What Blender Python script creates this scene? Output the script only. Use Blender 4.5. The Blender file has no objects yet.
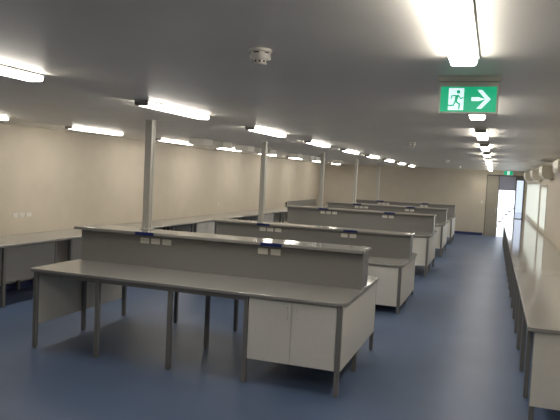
import bpy, bmesh, math, random
from mathutils import Vector, Matrix
random.seed(7)
SC = bpy.context.scene
COL = SC.collection

# ------------------------------------------------------------------ camera
CAM_H = 2.0664
cam_d = bpy.data.cameras.new('camera'); cam = bpy.data.objects.new('camera', cam_d); COL.objects.link(cam)
cam_d.sensor_width = 36.0; cam_d.lens = 618.186 / 560 * 36.0; cam_d.clip_start = .05; cam_d.clip_end = 300
_R = Vector((0.94369, 0.3274, 0.04754)); _U = Vector((-0.06337, 0.03787, 0.99727)); _F = Vector((-0.3247, 0.94413, -0.05648))
M = Matrix.Identity(4)
for i in range(3):
    M[i][0], M[i][1], M[i][2] = _R[i], _U[i], -_F[i]
M[2][3] = CAM_H
cam.matrix_world = M
SC.camera = cam

# ------------------------------------------------------------------ world and exposure
w = bpy.data.worlds.new('world'); SC.world = w; w.use_nodes = True
bg = w.node_tree.nodes['Background']; bg.inputs[0].default_value = (.86, .92, 1, 1); bg.inputs[1].default_value = 3.2
SC.view_settings.view_transform = 'Standard'; SC.view_settings.look = 'None'
SC.view_settings.exposure = 0.0; SC.view_settings.gamma = 1.0; SC.view_settings.use_curve_mapping = False
LAMP = 31                              # radiance of the lit diffusers
LAMP_COL = (1, .935, .83)

# ------------------------------------------------------------------ measures (metres; camera at x=0, y=0)
XL, XR = -4.837, -1.234                  # island worktop ends
ISL_Y = [5.573, 9.548, 13.646, 17.534, 21.471]
D_ISL = 1.859
ZB, ZS, ZC = .90, 1.32, 2.662
XW, XWR, YW, YN = -7.28, 1.22, 26.47, -2.6
XB, XRB = -6.4265, .342

# ------------------------------------------------------------------ materials
def mat(name, col, rough=.5, spec=.5, metal=0, noise=0, nscale=60, bump=0, bscale=200, coat=0, emit=None, estr=0):
    m = bpy.data.materials.new(name); m.use_nodes = True
    nt = m.node_tree; b = nt.nodes['Principled BSDF']
    b.inputs['Base Color'].default_value = (*col, 1); b.inputs['Roughness'].default_value = rough
    b.inputs['Specular IOR Level'].default_value = spec; b.inputs['Metallic'].default_value = metal
    b.inputs['Coat Weight'].default_value = coat
    tc = nt.nodes.new('ShaderNodeTexCoord')
    if noise:
        n = nt.nodes.new('ShaderNodeTexNoise'); n.inputs['Scale'].default_value = nscale; n.inputs['Detail'].default_value = 4
        nt.links.new(tc.outputs['Object'], n.inputs['Vector'])
        r = nt.nodes.new('ShaderNodeMapRange'); r.inputs[1].default_value = .3; r.inputs[2].default_value = .7
        r.inputs[3].default_value = 1 - noise; r.inputs[4].default_value = 1 + noise
        nt.links.new(n.outputs['Fac'], r.inputs[0])
        mx = nt.nodes.new('ShaderNodeMix'); mx.data_type = 'RGBA'; mx.blend_type = 'MULTIPLY'; mx.inputs[0].default_value = 1
        mx.inputs[6].default_value = (*col, 1); nt.links.new(r.outputs[0], mx.inputs[7])
        nt.links.new(mx.outputs[2], b.inputs['Base Color'])
    if bump:
        n2 = nt.nodes.new('ShaderNodeTexNoise'); n2.inputs['Scale'].default_value = bscale
        nt.links.new(tc.outputs['Object'], n2.inputs['Vector'])
        bp = nt.nodes.new('ShaderNodeBump'); bp.inputs['Strength'].default_value = bump; bp.inputs['Distance'].default_value = .002
        nt.links.new(n2.outputs['Fac'], bp.inputs['Height']); nt.links.new(bp.outputs['Normal'], b.inputs['Normal'])
    if emit:
        b.inputs['Emission Color'].default_value = (*emit, 1); b.inputs['Emission Strength'].default_value = estr
    return m

MAT = {
 'wall': mat('wall_paint', (.585, .525, .43), .5, .3, noise=.03, nscale=3),
 'ceil': mat('ceiling_panel', (.80, .77, .715), .42, .4, noise=.03, nscale=2),
 'top': mat('grey_laminate_top', (.32, .312, .297), .07, .35, noise=.10, nscale=350, bump=.06, bscale=70),
 'edge': mat('grey_laminate_panel', (.235, .231, .222), .28, .5, noise=.05, nscale=250),
 'band': mat('grey_edge_band', (.285, .278, .265), .35, .4, noise=.05, nscale=200),
 'leg': mat('grey_powder_coat', (.19, .186, .178), .4, .5, noise=.04, nscale=80),
 'white': mat('white_melamine', (.74, .72, .66), .4, .4, noise=.02, nscale=20),
 'plastic': mat('white_plastic', (.72, .70, .64), .35, .5, noise=.01, nscale=30),
 'pole': mat('anodised_aluminium', (.52, .51, .47), .4, .5, metal=.3, noise=.03, nscale=30),
 'poledark': mat('pole_groove', (.16, .15, .14), .5, .4, noise=.03),
 'blue': mat('blue_label', (.012, .022, .125), .4, .4, noise=.05),
 'skirt': mat('blue_vinyl_skirting', (.035, .045, .14), .4, .4, noise=.05),
 'cap': mat('grey_end_cap', (.30, .29, .27), .5, .4, noise=.03),
 'tray': mat('white_steel_tray', (.6, .6, .57), .4, .4, noise=.02),
 'dark': mat('dark_slot', (.03, .03, .03), .6, .3, noise=.05),
 'door': mat('beige_door', (.36, .33, .27), .45, .4, noise=.03, nscale=10),
 'frame': mat('door_frame', (.17, .16, .14), .8, .1, noise=.03),
 'transom': mat('grey_transom_panel', (.42, .43, .47), .5, .3, noise=.12, nscale=12),
 'ground': mat('pale_concrete', (.75, .75, .74), .8, .2, noise=.06, nscale=4),
 'tread': mat('dark_steel_tread', (.03, .03, .03), .5, .4, noise=.1),
 'weld': mat('pale_vinyl_weld', (.40, .43, .46), .5, .3, noise=.05),
 'boxm': mat('pale_grey_sheet', (.80, .78, .72), .45, .4, noise=.03),
 'acbody': mat('off_white_plastic', (.62, .58, .49), .4, .4, noise=.02),
}
def lamp_mat():
    m = mat('lit_diffuser', (.9, .9, .88), .4, .4, emit=LAMP_COL, estr=LAMP); return m
MAT['lamp'] = lamp_mat()
MAT['green'] = mat('green_sign_face', (.0, .30, .16), .4, .4, noise=.04, emit=(.0, .42, .20), estr=.75)
MAT['signwhite'] = mat('white_sign_pictogram', (.75, .85, .85), .4, .4, noise=.03, emit=(.75, .95, 1), estr=.85)
def glass_mat(name='window_glass', tint=(.93, .97, .97)):
    m = bpy.data.materials.new(name); m.use_nodes = True; nt = m.node_tree
    for n in list(nt.nodes):
        if n.type != 'OUTPUT_MATERIAL': nt.nodes.remove(n)
    out = [n for n in nt.nodes if n.type == 'OUTPUT_MATERIAL'][0]
    t = nt.nodes.new('ShaderNodeBsdfTransparent'); t.inputs[0].default_value = (*tint, 1)
    g = nt.nodes.new('ShaderNodeBsdfGlossy'); g.inputs['Roughness'].default_value = .03
    f = nt.nodes.new('ShaderNodeFresnel'); f.inputs[0].default_value = 1.45
    mx = nt.nodes.new('ShaderNodeMixShader')
    nt.links.new(f.outputs[0], mx.inputs[0]); nt.links.new(t.outputs[0], mx.inputs[1]); nt.links.new(g.outputs[0], mx.inputs[2])
    nt.links.new(mx.outputs[0], out.inputs[0]); return m
MAT['glass'] = glass_mat()
MAT['tinted'] = glass_mat('tinted_glass', (.55, .57, .61))
def translucent_mat(name, col, tcol, share=.5):
    m = mat(name, col, .6, .2, noise=.03, nscale=8); nt = m.node_tree
    b = nt.nodes['Principled BSDF']; out = [n for n in nt.nodes if n.type == 'OUTPUT_MATERIAL'][0]
    t = nt.nodes.new('ShaderNodeBsdfTranslucent'); t.inputs[0].default_value = (*tcol, 1)
    mx = nt.nodes.new('ShaderNodeMixShader'); mx.inputs[0].default_value = share
    nt.links.new(b.outputs[0], mx.inputs[1]); nt.links.new(t.outputs[0], mx.inputs[2]); nt.links.new(mx.outputs[0], out.inputs[0]); return m
MAT['blind'] = translucent_mat('white_blind_fabric', (.82, .80, .75), (.98, .95, .88), .75)
MAT['frosted'] = translucent_mat('frosted_grey_panel', (.45, .45, .5), (.28, .28, .33))
def floor_mat():
    m = mat('blue_vinyl_floor', (.086, .127, .222), .42, .35, noise=.07, nscale=90, bump=.05, bscale=400)
    nt = m.node_tree; b = nt.nodes['Principled BSDF']
    lk = b.inputs['Base Color'].links[0]; src = lk.from_socket
    tc = nt.nodes.new('ShaderNodeTexCoord'); n = nt.nodes.new('ShaderNodeTexNoise'); n.inputs['Scale'].default_value = 1.1; n.inputs['Detail'].default_value = 5
    nt.links.new(tc.outputs['Object'], n.inputs['Vector'])
    r = nt.nodes.new('ShaderNodeMapRange'); r.inputs[1].default_value = .3; r.inputs[2].default_value = .7; r.inputs[3].default_value = .9; r.inputs[4].default_value = 1.1
    nt.links.new(n.outputs['Fac'], r.inputs[0])
    mx = nt.nodes.new('ShaderNodeMix'); mx.data_type = 'RGBA'; mx.blend_type = 'MULTIPLY'; mx.inputs[0].default_value = 1
    nt.links.new(src, mx.inputs[6]); nt.links.new(r.outputs[0], mx.inputs[7]); nt.links.new(mx.outputs[2], b.inputs['Base Color'])
    return m
MAT['floor'] = floor_mat()

# ------------------------------------------------------------------ mesh helpers
def box(bm, x0, x1, y0, y1, z0, z1):
    v = [bm.verts.new(p) for p in ((x0,y0,z0),(x1,y0,z0),(x1,y1,z0),(x0,y1,z0),(x0,y0,z1),(x1,y0,z1),(x1,y1,z1),(x0,y1,z1))]
    for f in ((0,3,2,1),(4,5,6,7),(0,1,5,4),(1,2,6,5),(2,3,7,6),(3,0,4,7)): bm.faces.new([v[i] for i in f])
def prism(bm, pts, axis, a, b):
    """polygon pts (2D) extruded from a to b along axis 0/1/2"""
    def P(p, t):
        return {0: (t, p[0], p[1]), 1: (p[0], t, p[1]), 2: (p[0], p[1], t)}[axis]
    A = [bm.verts.new(P(p, a)) for p in pts]; B = [bm.verts.new(P(p, b)) for p in pts]
    n = len(pts)
    bm.faces.new(A); bm.faces.new(B[::-1])
    for i in range(n): bm.faces.new((A[i], B[i], B[(i+1) % n], A[(i+1) % n]))
def lathe(bm, prof, seg=28):
    rings = [[bm.verts.new((r*math.cos(2*math.pi*k/seg), r*math.sin(2*math.pi*k/seg), z)) for k in range(seg)] for r, z in prof]
    for a, b in zip(rings, rings[1:]):
        for k in range(seg): bm.faces.new((a[k], a[(k+1) % seg], b[(k+1) % seg], b[k]))
    bm.faces.new(rings[0][::-1]); bm.faces.new(rings[-1])
def finish(bm):
    bmesh.ops.recalc_face_normals(bm, faces=bm.faces[:])
def mesh(name, bm, m, bevel=0, seg=2):
    if bevel:
        bmesh.ops.bevel(bm, geom=bm.edges[:], offset=bevel, segments=seg, affect='EDGES', profile=.5)
    finish(bm); me = bpy.data.meshes.new(name); bm.to_mesh(me); bm.free()
    me.materials.append(MAT[m]); return me
def link(name, me, parent=None, loc=(0,0,0), rot=None):
    o = bpy.data.objects.new(name, me); COL.objects.link(o); o.location = loc
    if rot: o.rotation_euler = rot
    if parent: o.parent = parent
    return o
def boxo(name, m, parent, x0, x1, y0, y1, z0, z1, bevel=0):
    """box mesh with its origin at the box centre"""
    c = ((x0+x1)/2, (y0+y1)/2, (z0+z1)/2); bm = bmesh.new()
    box(bm, x0-c[0], x1-c[0], y0-c[1], y1-c[1], z0-c[2], z1-c[2])
    return link(name, mesh(name, bm, m, bevel), parent, c)
CACHE = {}
def cached(key, fn):
    if key not in CACHE: CACHE[key] = fn()
    return CACHE[key]
def leg_mesh(h, s=.045):
    def f():
        bm = bmesh.new(); box(bm, -s/2, s/2, -s/2, s/2, .012, h)
        bmesh.ops.bevel(bm, geom=bm.edges[:], offset=.003, segments=1, affect='EDGES')
        box(bm, -s*.36, s*.36, -s*.36, s*.36, 0, .013)          # levelling foot
        return mesh('leg', bm, 'leg')
    return cached(('leg', round(h, 3), s), f)
def empty(name, loc=(0,0,0), rot=None):
    o = bpy.data.objects.new(name, None); COL.objects.link(o); o.location = loc
    if rot: o.rotation_euler = rot
    o.empty_display_size = .1; return o
def tag(o, label, cat, group=None):
    o['label'] = label; o['category'] = cat
    if group: o['group'] = group
    return o
def struct(o, label=None):
    o['kind'] = 'structure'
    if label: o['label'] = label
    return o
def rounded(x0, x1, y0, y1, r, n=6):
    """rectangle outline; r = radii for corners (x0y0, x1y0, x1y1, x0y1)"""
    pts = []
    for (cx, cy, a0, rr) in ((x0, y0, 180, r[0]), (x1, y0, 270, r[1]), (x1, y1, 0, r[2]), (x0, y1, 90, r[3])):
        if rr <= 0: pts.append((cx, cy)); continue
        ox = cx + (rr if cx == x0 else -rr); oy = cy + (rr if cy == y0 else -rr)
        for k in range(n+1):
            a = math.radians(a0 + 90*k/n); pts.append((ox + rr*math.cos(a), oy + rr*math.sin(a)))
    return pts
def slab(name, m, parent, x0, x1, y0, y1, z0, z1, r=(0,0,0,0), bev=.006):
    """worktop slab with rounded plan corners and an eased top edge"""
    cx, cy = (x0+x1)/2, (y0+y1)/2
    bm = bmesh.new(); prism(bm, rounded(x0-cx, x1-cx, y0-cy, y1-cy, r), 2, z0-z1, 0)
    finish(bm)
    e = [e for e in bm.edges if all(v.co.z > -1e-5 for v in e.verts) or all(v.co.z < z0-z1+1e-5 for v in e.verts)]
    bmesh.ops.bevel(bm, geom=e, offset=bev, segments=3, affect='EDGES', profile=.5)
    me = mesh(name, bm, m); me.materials.append(MAT['band'])
    for p in me.polygons:
        if p.normal.z < .35: p.material_index = 1      # edge banding round the sides
    return link(name, me, parent, (cx, cy, z1))

# ------------------------------------------------------------------ the setting
bm = bmesh.new(); box(bm, XW-.12, XWR+.12, YN-.12, YW+.12, -.12, 0)
struct(link('floor', mesh('floor', bm, 'floor')), 'blue grey vinyl floor with a faint gloss')
FL = bpy.data.objects['floor']
for y in (17.66,):                    # welded joints between vinyl sheets
    boxo('vinyl_weld', 'weld', FL, XW+.01, XWR-.01, y-.008, y+.008, -.001, .0012)
bm = bmesh.new(); box(bm, XW-.12, XWR+.12, YN-.12, YW+.12, ZC, ZC+.12)
struct(link('ceiling', mesh('ceiling', bm, 'ceil')), 'low off-white panelled ceiling')
bm = bmesh.new(); box(bm, XW-.12, XW, YN, YW, 0, ZC)
struct(link('wall_left', mesh('wall_left', bm, 'wall')), 'cream wall behind the left wall benches')
bm = bmesh.new(); box(bm, XW-.12, XWR+.12, YN-.12, YN, 0, ZC)
struct(link('wall_front', mesh('wall_front', bm, 'wall')), 'cream wall behind the camera')
# right wall with two window openings
WINS = [(18.9, 25.9, .98, 2.2), (16.3, 18.2, .98, 2.1)]
bm = bmesh.new()
ys = [YN] + [v for y0, y1, *_ in sorted(WINS) for v in (y0, y1)] + [YW]
for i in range(0, len(ys), 2): box(bm, XWR, XWR+.12, ys[i], ys[i+1], 0, ZC)
for y0, y1, z0, z1 in WINS:
    box(bm, XWR, XWR+.12, y0, y1, 0, z0); box(bm, XWR, XWR+.12, y0, y1, z1, ZC)
struct(link('wall_right', mesh('wall_right', bm, 'wall')), 'cream wall with windows behind the right bench')
for i, (y0, y1, z0, z1) in enumerate(WINS):
    W = struct(empty('window_%d' % (i+1), (XWR, (y0+y1)/2, z0)), ('bright window with a drawn white blind beside the doorway', 'bright window with a drawn white blind under the air conditioners')[i])
    bm = bmesh.new(); h = z1-z0; l = (y1-y0)/2; t = .04
    box(bm, .02, .10, -l, l, 0, t); box(bm, .02, .10, -l, l, h-t, h)
    box(bm, .02, .10, -l, -l+t, t, h-t); box(bm, .02, .10, l-t, l, t, h-t); box(bm, .03, .09, -.02, .02, t, h-t)
    link('window_frame', mesh('window_frame', bm, 'tray'), W)
    for s_ in (-1, 1):
        bm = bmesh.new(); a, b = sorted((s_*.02, s_*(l-t))); box(bm, .057, .063, a, b, t, h-t)
        link('pane', mesh('pane', bm, 'glass'), W)
    bm = bmesh.new(); prism(bm, [(-.008, -l-.02), (-.006, -l-.02), (-.006, l+.02), (-.008, l+.02)], 2, -.03, h+.02)
    bl = link('blind', mesh('blind', bm, 'blind'), W)
    bm = bmesh.new(); box(bm, -.03, -.002, -l-.03, l+.03, h+.02, h+.06); link('blind_roller', mesh('blind_roller', bm, 'plastic'), bl)
    bm = bmesh.new(); box(bm, -.012, -.003, -l-.02, l+.02, -.05, -.03); link('bottom_bar', mesh('bottom_bar', bm, 'plastic'), bl)
# far wall with the doorway
DX0, DX1, DZ = -.27, 1.10, 2.44
bm = bmesh.new()
box(bm, XW-.12, DX0, YW, YW+.12, 0, ZC); box(bm, DX1, XWR+.12, YW, YW+.12, 0, ZC); box(bm, DX0, DX1, YW, YW+.12, DZ, ZC)
struct(link('wall_back', mesh('wall_back', bm, 'wall')), 'cream far wall with the bright doorway')
struct(boxo('baseboard_back', 'skirt', None, XW, DX0-.06, YW-.012, YW, 0, .11), 'blue vinyl skirting along the far wall')
struct(boxo('baseboard_left', 'skirt', None, XW, XW+.012, YN, YW-.013, 0, .11), 'blue vinyl skirting along the left wall')
struct(boxo('baseboard_right', 'skirt', None, XWR-.012, XWR, YN, YW, 0, .11), 'blue vinyl skirting along the right wall')
# doorway frame
bm = bmesh.new()
for x0, x1 in ((DX0-.03, DX0), (.165, .19), (.80, .845), (DX1, DX1+.05)): box(bm, x0, x1, YW-.004, YW+.13, 0, DZ)
box(bm, DX0-.03, DX1+.05, YW-.004, YW+.13, DZ, DZ+.05)
struct(link('trim_1', mesh('door_frame', bm, 'frame')), 'dark grey frame around the far doorway')
dr = struct(empty('door_1', (DX0, YW+.03, 0)), 'closed beige door leaf left of the bright opening')
bm = bmesh.new(); box(bm, 0, .435, -.02, .02, 0, DZ); link('door_leaf', mesh('door_leaf', bm, 'door', .003, 1), dr)
bm = bmesh.new(); box(bm, .37, .40, -.075, -.055, .95, 1.15); box(bm, .378, .392, -.06, -.02, .96, .975); box(bm, .378, .392, -.06, -.02, 1.125, 1.14)
link('door_handle', mesh('door_handle', bm, 'pole'), dr)
tr = struct(boxo('trim_2', 'frosted', None, .19, .80, YW+.03, YW+.06, 1.88, DZ, .004), 'frosted grey panel above the open doorway')
W = struct(empty('window_3', (.9725, YW+.05, 0)), 'tall pale blue glass sidelight beside the open doorway')
bm = bmesh.new(); box(bm, -.1275, .1275, -.03, .03, 0, .78); box(bm, -.1275, .1275, -.03, .03, 2.30, DZ); link('window_frame', mesh('window_frame', bm, 'frame'), W)
bm = bmesh.new(); box(bm, -.1275, .1275, -.004, .004, .78, 2.30); link('pane', mesh('pane', bm, 'tinted'), W)
# outside
bm = bmesh.new(); box(bm, -14, 22, YW+.12, YW+30, -.3, -.15); struct(link('ground', mesh('ground', bm, 'ground')), 'pale concrete yard outside the doorway')
st = tag(empty('outdoor_stair', (.62, 29.6, -.15)), 'dark steel stair treads seen through the far doorway', 'stair')
for k in range(5):
    bm = bmesh.new(); box(bm, -.06, .10, -.25, .25, -.02, .02); link('tread', mesh('tread', bm, 'tread'), st, (-.30+.13*k, 0, .60+.16*k))
for s in (-1, 1):
    bm = bmesh.new(); prism(bm, [(-.75, 0), (-.65, 0), (.30, 1.17), (.30, 1.27)], 1, s*.27-.015, s*.27+.015); link('stringer', mesh('stringer', bm, 'ground'), st)

# ------------------------------------------------------------------ power outlets
def outlet_mesh(axis):
    def f():
        bm = bmesh.new(); box(bm, -.058, .058, -.010, 0, -.034, .034)
        bmesh.ops.bevel(bm, geom=bm.edges[:], offset=.003, segments=1, affect='EDGES')
        for s in (-1, 1): box(bm, s*.027-.008, s*.027+.008, -.014, -.0095, .010, .024)
        me = mesh('power_outlet', bm, 'plastic')
        return me
    return cached('outlet', f)

# ------------------------------------------------------------------ cabinets
def cabinet(loc, wdt, dep, z0, z1, rot, label, group):
    """hung two-door cabinet; front faces local -y, origin at its lower front middle"""
    t = tag(empty('base_cabinet', loc, (0, 0, rot)), label, 'cabinet', group)
    h = z1-z0
    def fb():
        bm = bmesh.new(); box(bm, -wdt/2, wdt/2, .020, dep, 0, h); return mesh('body', bm, 'white', .002, 1)
    link('body', cached(('cb', round(wdt,3), round(dep,3), round(h,3)), fb), t)
    for s in (-1, 1):
        def fd():
            bm = bmesh.new(); box(bm, -wdt/4+.002, wdt/4-.002, 0, .018, 0, h-.012); return mesh('door', bm, 'white', .002, 1)
        d = link('door', cached(('cd', round(wdt,3), round(h,3)), fd), t, (s*wdt/4, 0, 0))
        def fh():
            bm = bmesh.new(); box(bm, -.009, .009, -.030, -.020, -.055, .055)
            box(bm, -.008, .008, -.021, 0, -.055, -.040); box(bm, -.008, .008, -.021, 0, .040, .055)
            return mesh('handle', bm, 'plastic')
        link('handle', cached('ch', fh), d, (-s*(wdt/4-.045), 0, h-.115))
    return t

# ------------------------------------------------------------------ islands
ORD = ['nearest', 'second', 'third', 'fourth', 'farthest']
def island(k):
    y = ISL_Y[k]; dz = -.13 if k == 1 else 0
    zb, zs = ZB+dz, ZS+dz
    extra = ' lower than the rest' if k == 1 else ''
    lab = {0: 'long grey double-sided lab bench island nearest the camera with raised shelf',
           1: 'second lab bench island from the camera, slightly lower than the others',
           2: 'third grey lab bench island from the camera, middle one of the five',
           3: 'fourth lab bench island from the camera, second from the far wall',
           4: 'farthest grey lab bench island, closest to the far wall'}[k]
    xc = (XL+XR)/2
    t = tag(empty('lab_bench', (xc, y, 0)), lab, 'lab bench', 'lab bench islands along the aisle')
    def L(x): return x-xc
    slab('worktop', 'top', t, L(XL), L(XR), 0, D_ISL, zb-.036, zb, (.03, .13, .13, .03), .008)
    hl = zb-.036
    ym, yb = .905, D_ISL-.045
    xs = [-4.775, -3.96, -3.08, -2.23, -1.29]
    for yy in (.045, yb):
        for x in xs: link('leg', leg_mesh(hl), t, (L(x), yy, 0))
    for x in (-4.770, -3.06, -1.302): link('leg', leg_mesh(hl), t, (L(x), ym, 0))
    # apron rails under the worktop
    for yy in (.045, yb):
        boxo('apron_rail', 'leg', t, L(-4.75), L(-2.255), yy-.012, yy+.012, hl-.045, hl)
    # end panels
    boxo('end_panel', 'white', t, L(-4.812), L(-4.796), .07, yb-.025, .25+dz, hl-.002, .002)
    boxo('end_panel', 'white', t, L(-1.278), L(-1.262), .07, yb-.025, .24+dz, hl-.002, .002)
    # raised spine and shelf
    px0, px1, py0, py1 = -4.775, -1.252, .83, 1.13
    f = boxo('spine_panel', 'edge', t, L(px0), L(px1), py0, py0+.018, zb, zs-.034)
    b = boxo('spine_panel', 'edge', t, L(px0), L(px1), py1-.018, py1, zb, zs-.034)
    for a, c in ((px0, px0+.018), (px1-.018, px1)):
        boxo('spine_end', 'edge', t, L(a), L(c), py0+.019, py1-.019, zb, zs-.034)
    sh = slab('shelf', 'top', t, L(XL-.0), L(XR), .75, 1.19, zs-.034, zs, (.01, .01, .01, .01), .006)
    for x in (-3.88, -3.735, -3.585, -2.378, -2.228):
        link('power_outlet', outlet_mesh(0), f, (L(x)-f.location.x, py0-f.location.y, zb+.315-f.location.z))
    for x0, x1 in ((-3.972, -3.715), (-2.38, -2.14)):
        def fl():
            bm = bmesh.new(); box(bm, -.123, .123, -.003, 0, -.019, .019); return mesh('label_strip', bm, 'blue')
        link('label_strip', cached('lbl', fl), sh, (L((x0+x1)/2)-sh.location.x, .75-.0005-sh.location.y, -.018))
    if k == 2:                                   # small dark upright on the wall end of the shelf
        c = tag(empty('shelf_clamp', (XL+.03, y+.80, zs)), 'small dark clamp standing on the wall end of the third island shelf', 'clamp')
        bm = bmesh.new(); box(bm, -.012, .012, -.012, .012, 0, .10); link('upright', mesh('upright', bm, 'dark', .002, 1), c)
        bm = bmesh.new(); box(bm, -.045, -.012, -.010, .010, .035, .055); link('arm', mesh('arm', bm, 'dark', .002, 1), c)
    # cabinets at the aisle end, front and back
    who = {0: 'nearest', 1: 'second', 2: 'third', 3: 'fourth', 4: 'farthest'}[k]
    cabinet((-1.76, y+.030, .245+dz), .89, .83, .245+dz, hl-.004, 0,
            'white two-door cabinet under the aisle end of the %s lab bench island, near side' % who, 'cabinets under the islands')
    cabinet((-1.76, y+D_ISL-.030, .245+dz), .89, .83, .245+dz, hl-.004, math.pi,
            'white two-door cabinet under the aisle end of the %s lab bench island, far side' % who, 'cabinets under the islands')
    # service pole from the shelf to the ceiling
    p = tag(empty('service_pole', (-4.02, y+1.10, zs)), 'slim aluminium service pole rising to the ceiling from the %s lab bench island' % who, 'pole', 'service poles on the islands')
    H = ZC-zs; bm = bmesh.new(); s = .044
    # extrusion with a shallow channel in each face
    g, d = .016, .008
    pts = [(-s,-s),(-g,-s),(-g,-s+d),(g,-s+d),(g,-s),(s,-s),(s,-g),(s-d,-g),(s-d,g),(s,g),(s,s),(g,s),(g,s-d),(-g,s-d),(-g,s),(-s,s),(-s,g),(-s+d,g),(-s+d,-g),(-s,-g)]
    prism(bm, pts, 2, .012, H-.012); link('shaft', mesh('shaft', bm, 'pole'), p)
    bm = bmesh.new(); box(bm, -.06, .06, -.06, .06, 0, .012); link('base_plate', mesh('base_plate', bm, 'pole', .002, 1), p)
    bm = bmesh.new(); box(bm, -.05, .05, -.05, .05, H-.012, H); link('ceiling_plate', mesh('ceiling_plate', bm, 'pole', .002, 1), p)
for k in range(5): island(k)

# ------------------------------------------------------------------ wall benches
def side_bench(side, y0, y1, label, legs, end_near=False, end_far=False, r=0):
    if side == 'L': xf, xb_, s = XB, XW+.015, -1
    else: xf, xb_, s = XRB, XWR-.015, 1
    t = tag(empty('side_bench', (xf, (y0+y1)/2, 0)), label, 'wall bench', 'benches along the %s wall' % ('left' if side == 'L' else 'right'))
    yc = (y0+y1)/2; dep = abs(xb_-xf)
    x0, x1 = sorted((0, s*dep))
    rr = (r if side == 'R' else 0, 0, 0, 0)
    slab('worktop', 'top', t, x0, x1, y0-yc+.002, y1-yc-.002, ZB-.036, ZB, rr, .006)
    hl = ZB-.036
    for yy in legs:
        link('leg', leg_mesh(hl), t, (s*.075, yy-yc, 0)); link('leg', leg_mesh(hl), t, (s*(dep-.05), yy-yc, 0))
    a, b = sorted((s*(dep-.03), s*(dep-.014)))
    boxo('back_rail', 'edge', t, a, b, y0-yc+.02, y1-yc-.02, hl-.16, hl-.002)
    if end_near:
        a, b = sorted((s*.055, s*(dep-.02)))
        boxo('end_panel', 'white', t, a, b, y0-yc+.034, y0-yc+.050, .225, hl-.002, .002)
    return t
LW = [(3.3, 6.93), (6.93, 10.9), (10.9, 14.6), (14.6, 18.3), (18.3, 22.0), (22.0, 25.9)]
LCAB = [(12.95, 13.92), (17.42, 18.22)]; LPAN = [(7.0, 8.03), (8.47, 9.30)]
LWL = ['wall bench along the left wall at the left picture edge', 'left wall bench beside the nearest island, below three wall sockets',
       'left wall bench seen over the shelf of the nearest island', 'left wall bench beyond the second service pole',
       'left wall bench level with the fourth island', 'left wall bench in the far corner with a grey upstand']
for (a, b), l in zip(LW, LWL):
    n = 4; lg = [a+.06+(b-a-.12)*i/n for i in range(n+1)]
    for c0, c1 in LCAB + LPAN:
        lg = [y for y in lg if not c0-.06 < y < c1+.06]
        lg += [y for y in (c0-.03, c1+.03) if a < y < b]
    t = side_bench('L', a, b, l, sorted(lg))
    for c0, c1 in LPAN:
        if a <= c0 and c1 <= b:
            yc = (a+b)/2; boxo('modesty_panel', 'edge', t, -.075, -.06, c0-yc, c1-yc, .345, ZB-.04, .002)
RW = [(5.508, 9.10), (9.10, 12.9), (12.9, 16.5), (16.5, 20.1), (20.1, 23.2)]
RWL = ['right wall bench nearest the camera with a white end panel', 'second wall bench from the camera along the right wall', 'third wall bench from the camera along the right wall',
       'fourth wall bench from the camera along the right wall', 'farthest bench along the right wall, near the doorway']
legs_all = [5.60, 6.46, 7.38, 8.33, 9.27, 10.23, 11.16, 12.2, 13.1, 14.05, 15.0, 15.95, 16.9, 17.85, 18.8, 19.75, 20.7, 21.65, 22.4, 23.1]
for i, ((a, b), l) in enumerate(zip(RW, RWL)):
    side_bench('R', a, b, l, [y for y in legs_all if a < y <= b], end_near=(i == 0), r=.05 if i == 0 else 0)
# upstand in the far left corner
tag(boxo('bench_upstand', 'edge', None, XW+.002, XW+.022, 22.0, 25.88, ZB+.001, 1.10, .002), 'low grey upstand on the wall bench in the far left corner', 'upstand')
# cabinets under the left wall benches
for (a, b), wh in zip(LCAB, ('under the left wall bench, seen over the nearest island', 'under the left wall bench, just before the third island')):
    wd = b-a
    cabinet((XB-.05, (a+b)/2, .28), wd, .70, .28, ZB-.041, math.pi/2, 'white two-door cabinet ' + wh, 'cabinets under the left wall benches')

# ------------------------------------------------------------------ wall sockets
for i, y in enumerate((8.03, 8.18, 8.335)):
    o = link('wall_socket', outlet_mesh(0), None, (XW, y, 1.21), (0, 0, math.pi/2))
    tag(o, 'white wall socket plate on the left wall, %s of three in a row' % ('left one', 'middle one', 'right one')[i], 'socket', 'sockets on the left wall')
for y, l in ((12.0, 'lone white socket plate on the left wall past the first service pole'), (15.8, 'lone white socket plate on the left wall before the second service pole')):
    tag(link('wall_socket', outlet_mesh(0), None, (XW, y, 1.17), (0, 0, math.pi/2)), l, 'socket', 'sockets on the left wall')
tag(link('light_switch', outlet_mesh(0), None, (-.44, YW, 1.36), (0, math.pi/2, 0)), 'small white light switch on the far wall left of the door', 'switch')

# ------------------------------------------------------------------ fluorescent battens
def batten(x, yfar, ln, label, group):
    t = tag(empty('batten_light', (x, yfar-ln/2, ZC)), label, 'ceiling light', group)
    h = ln/2
    P = [(-.056, -.012), (-.060, -.024), (-.056, -.040), (-.047, -.045), (.047, -.045), (.056, -.040), (.060, -.024), (.056, -.012)]
    def grow(g): return [(a*(1+g), b-(.002 if b < -.03 else 0)) for a, b in P]
    def f1():
        bm = bmesh.new(); box(bm, -.070, .070, -h, h, -.012, 0); return mesh('tray', bm, 'tray', .002, 1)
    def f2():
        bm = bmesh.new(); prism(bm, P, 1, -h+.035, h-.015); return mesh('diffuser', bm, 'lamp')
    def f3():
        bm = bmesh.new(); prism(bm, grow(.03), 1, -h, -h+.035); return mesh('end_cap', bm, 'cap')
    def f4():
        bm = bmesh.new(); prism(bm, grow(.02), 1, h-.015, h); return mesh('end_cap', bm, 'cap')
    link('tray', cached(('bt', ln), f1), t); link('diffuser', cached(('bd', ln), f2), t)
    link('end_cap', cached(('b3', ln), f3), t); link('end_cap', cached(('b4', ln), f4), t)
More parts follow.
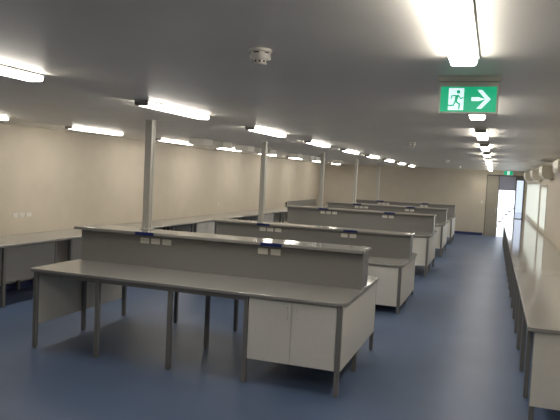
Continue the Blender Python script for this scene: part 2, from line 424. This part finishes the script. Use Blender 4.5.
NTH = ['first', 'second', 'third', 'fourth', 'fifth', 'sixth', 'seventh', 'eighth', 'ninth', 'tenth']
for k in range(10):
    batten(-.172, 3.055+2.54*k, 1.20, 'lit fluorescent batten over the aisle, %s from the camera' % NTH[k], 'battens over the aisle')
for k in range(9):
    batten(-2.96, 3.44+2.552*k, 1.26, 'lit fluorescent batten in the row above the islands, %s from the left picture edge' % NTH[k], 'battens above the islands')
for k in range(8):
    batten(-6.18, 6.60+2.66*k, 1.38, 'lit fluorescent batten in the row by the left wall, %s from the left picture edge' % NTH[k], 'battens by the left wall')

batten(-.172, .515, 1.20, 'lit fluorescent batten over the aisle directly above the camera, off picture', 'battens over the aisle')

# ------------------------------------------------------------------ boxes hung under the ceiling by the left row of lights
for k, y in enumerate((10.18, 11.03, 12.28, 13.05, 13.72, 15.85, 17.0, 17.62, 18.27, 20.7)):
    t = tag(empty('ceiling_box', (-5.13, y+.1, ZC)), 'pale box unit hung under the ceiling by the left lights, %s' % (['nearest of its row'] + ['number %s from the nearest' % n for n in ('two', 'three', 'four', 'five', 'six', 'seven', 'eight', 'nine')] + ['farthest of its row'])[k], 'ceiling unit', 'box units under the ceiling')
    def fb():
        bm = bmesh.new(); box(bm, -.15, .15, -.20, .20, -.118, -.004); return mesh('casing', bm, 'boxm', .006, 2)
    def fp():
        bm = bmesh.new(); box(bm, -.12, .12, -.15, .15, -.004, 0); return mesh('mounting_plate', bm, 'cap')
    link('casing', cached('cbx', fb), t); link('mounting_plate', cached('cbp', fp), t)

# ------------------------------------------------------------------ smoke detectors
def detector(x, y, label, r=.055):
    t = tag(empty('smoke_detector', (x, y, ZC)), label, 'smoke detector', 'detectors on the ceiling')
    s = r/.055
    bm = bmesh.new(); lathe(bm, [(.056*s, 0), (.056*s, -.012), (.050*s, -.016), (.050*s, -.044), (.046*s, -.050)]); link('base', mesh('base', bm, 'plastic'), t)
    bm = bmesh.new(); lathe(bm, [(.034*s, -.050), (.034*s, -.066), (.030*s, -.072), (.012*s, -.074)]); link('sensor_head', mesh('sensor_head', bm, 'plastic'), t)
    for j in range(10):
        a = 2*math.pi*j/10; bm = bmesh.new(); box(bm, .0335*s, .0352*s, -.0045, .0045, -.064, -.054)
        o = link('vent_slot', mesh('vent_slot', bm, 'dark'), t, rot=(0, 0, a))
    for j in range(6):
        a = 2*math.pi*j/6+.5; bm = bmesh.new(); box(bm, .0495*s, .0512*s, -.012, .012, -.0225, -.0165)
        link('vent_slot', mesh('vent_slot', bm, 'dark'), t, rot=(0, 0, a))
detector(-1.10, 2.80, 'white round smoke detector on the near ceiling left of the exit sign')
detector(-1.22, 9.64, 'small white detector on the ceiling above the second island', .045)
detector(-1.18, 16.48, 'small white detector on the ceiling near the fourth island', .045)
detector(-1.18, 22.63, 'small white detector on the ceiling close to the far wall', .045)

# ------------------------------------------------------------------ exit signs
def exit_sign(x, y, z, wd, ht, label, arrow=True, tilt=0):
    t = tag(empty('exit_sign', (x, y, z), (0, 0, tilt)), label, 'exit sign', 'green exit signs')
    top = ZC-z
    bm = bmesh.new(); box(bm, -wd/2-.012, wd/2+.012, -.022, .03, -ht/2-.012, ht/2+.03); link('housing', mesh('housing', bm, 'plastic', .006, 2), t)
    bm = bmesh.new(); box(bm, -wd/2-.02, wd/2+.02, -.035, .045, ht/2+.03, top); link('ceiling_mount', mesh('ceiling_mount', bm, 'plastic', .003, 1), t)
    bm = bmesh.new(); box(bm, -wd/2, wd/2, -.026, -.021, -ht/2, ht/2); face = link('sign_face', mesh('sign_face', bm, 'green'), t)
    def flat(name, polys, m, y0, y1):
        bm = bmesh.new()
        for p in polys: prism(bm, [(a*ht, b*ht) for a, b in p], 1, y1, y0)
        return link(name, mesh(name, bm, m), face)
    def limb(pts, w0):
        out = []
        for (a, b) in zip(pts, pts[1:]):
            d = Vector((b[0]-a[0], b[1]-a[1])); n = Vector((-d.y, d.x)).normalized()*w0/2; e = d.normalized()*w0*.35
            out.append([(a[0]-n.x-e.x, a[1]-n.y-e.y), (b[0]-n.x+e.x, b[1]-n.y+e.y), (b[0]+n.x+e.x, b[1]+n.y+e.y), (a[0]+n.x-e.x, a[1]+n.y-e.y)])
        return out
    ox = -.46 if arrow else 0.0
    flat('door_pictogram', [[(ox-.30, -.44), (ox+.29, -.44), (ox+.29, .44), (ox-.30, .44)]], 'signwhite', -.0262, -.0275)
    hd = [(ox+.075+.075*math.cos(a), .29+.075*math.sin(a)) for a in [2*math.pi*i/12 for i in range(12)]]
    man = [hd]
    man += [[(ox-.04, .15), (ox+.08, .18), (ox+.085, .10), (ox+.03, -.11), (ox-.06, -.10)]]
    man += limb([(ox+.08, .15), (ox+.17, .02), (ox+.26, .06)], .05)
    man += limb([(ox-.04, .14), (ox-.17, .13), (ox-.20, .02)], .05)
    man += limb([(ox+.0, -.10), (ox+.14, -.20), (ox+.12, -.38)], .065)
    man += limb([(ox-.04, -.10), (ox-.10, -.25), (ox-.27, -.26)], .06)
    flat('running_figure', man, 'green', -.0276, -.0290)
    if arrow:
        flat('arrow', [[(.13, -.07), (.42, -.07), (.42, .08), (.13, .08)], [(.34, .37), (.52, .37), (.86, .0), (.52, -.37), (.34, -.37), (.66, 0)],
                       [(.40, -.07), (.66, 0), (.40, .08)]], 'signwhite', -.0262, -.0278)
exit_sign(-.168, 3.62, 2.534, .296, .138, 'green illuminated exit sign with running figure and arrow on the near ceiling', tilt=.02)
exit_sign(.50, YW-.10, 2.575, .33, .15, 'small green exit sign above the far doorway', arrow=False)

# ------------------------------------------------------------------ air conditioners on the right wall
for k, y in enumerate((11.10, 14.74, 18.42, 22.6)):
    t = tag(empty('air_conditioner', (XWR, y+.5, 2.26)), 'white split air conditioner high on the right wall, %s' % ('at the right picture edge', 'second from the right picture edge', 'third from the right picture edge', 'closest to the doorway')[k], 'air conditioner', 'air conditioners on the right wall')
    prof = [(-.006, 0), (-.12, 0), (-.19, .025), (-.235, .08), (-.25, .15), (-.25, .27), (-.24, .295), (-.22, .30), (-.006, .30)]
    bm = bmesh.new(); prism(bm, prof, 1, -.5, .5); link('casing', mesh('casing', bm, 'acbody', .004, 1), t)
    bm = bmesh.new(); prism(bm, [(-.236, .075), (-.253, .15), (-.253, .27), (-.256, .27), (-.256, .15), (-.240, .073)], 1, -.48, .48); link('front_panel', mesh('front_panel', bm, 'plastic'), t)
    bm = bmesh.new(); prism(bm, [(-.13, -.004), (-.20, .022), (-.203, .018), (-.13, -.008)], 1, -.42, .42); link('louvre', mesh('louvre', bm, 'plastic'), t)
    bm = bmesh.new(); box(bm, -.006, 0, -.45, .45, .03, .27); link('wall_bracket', mesh('wall_bracket', bm, 'cap'), t)
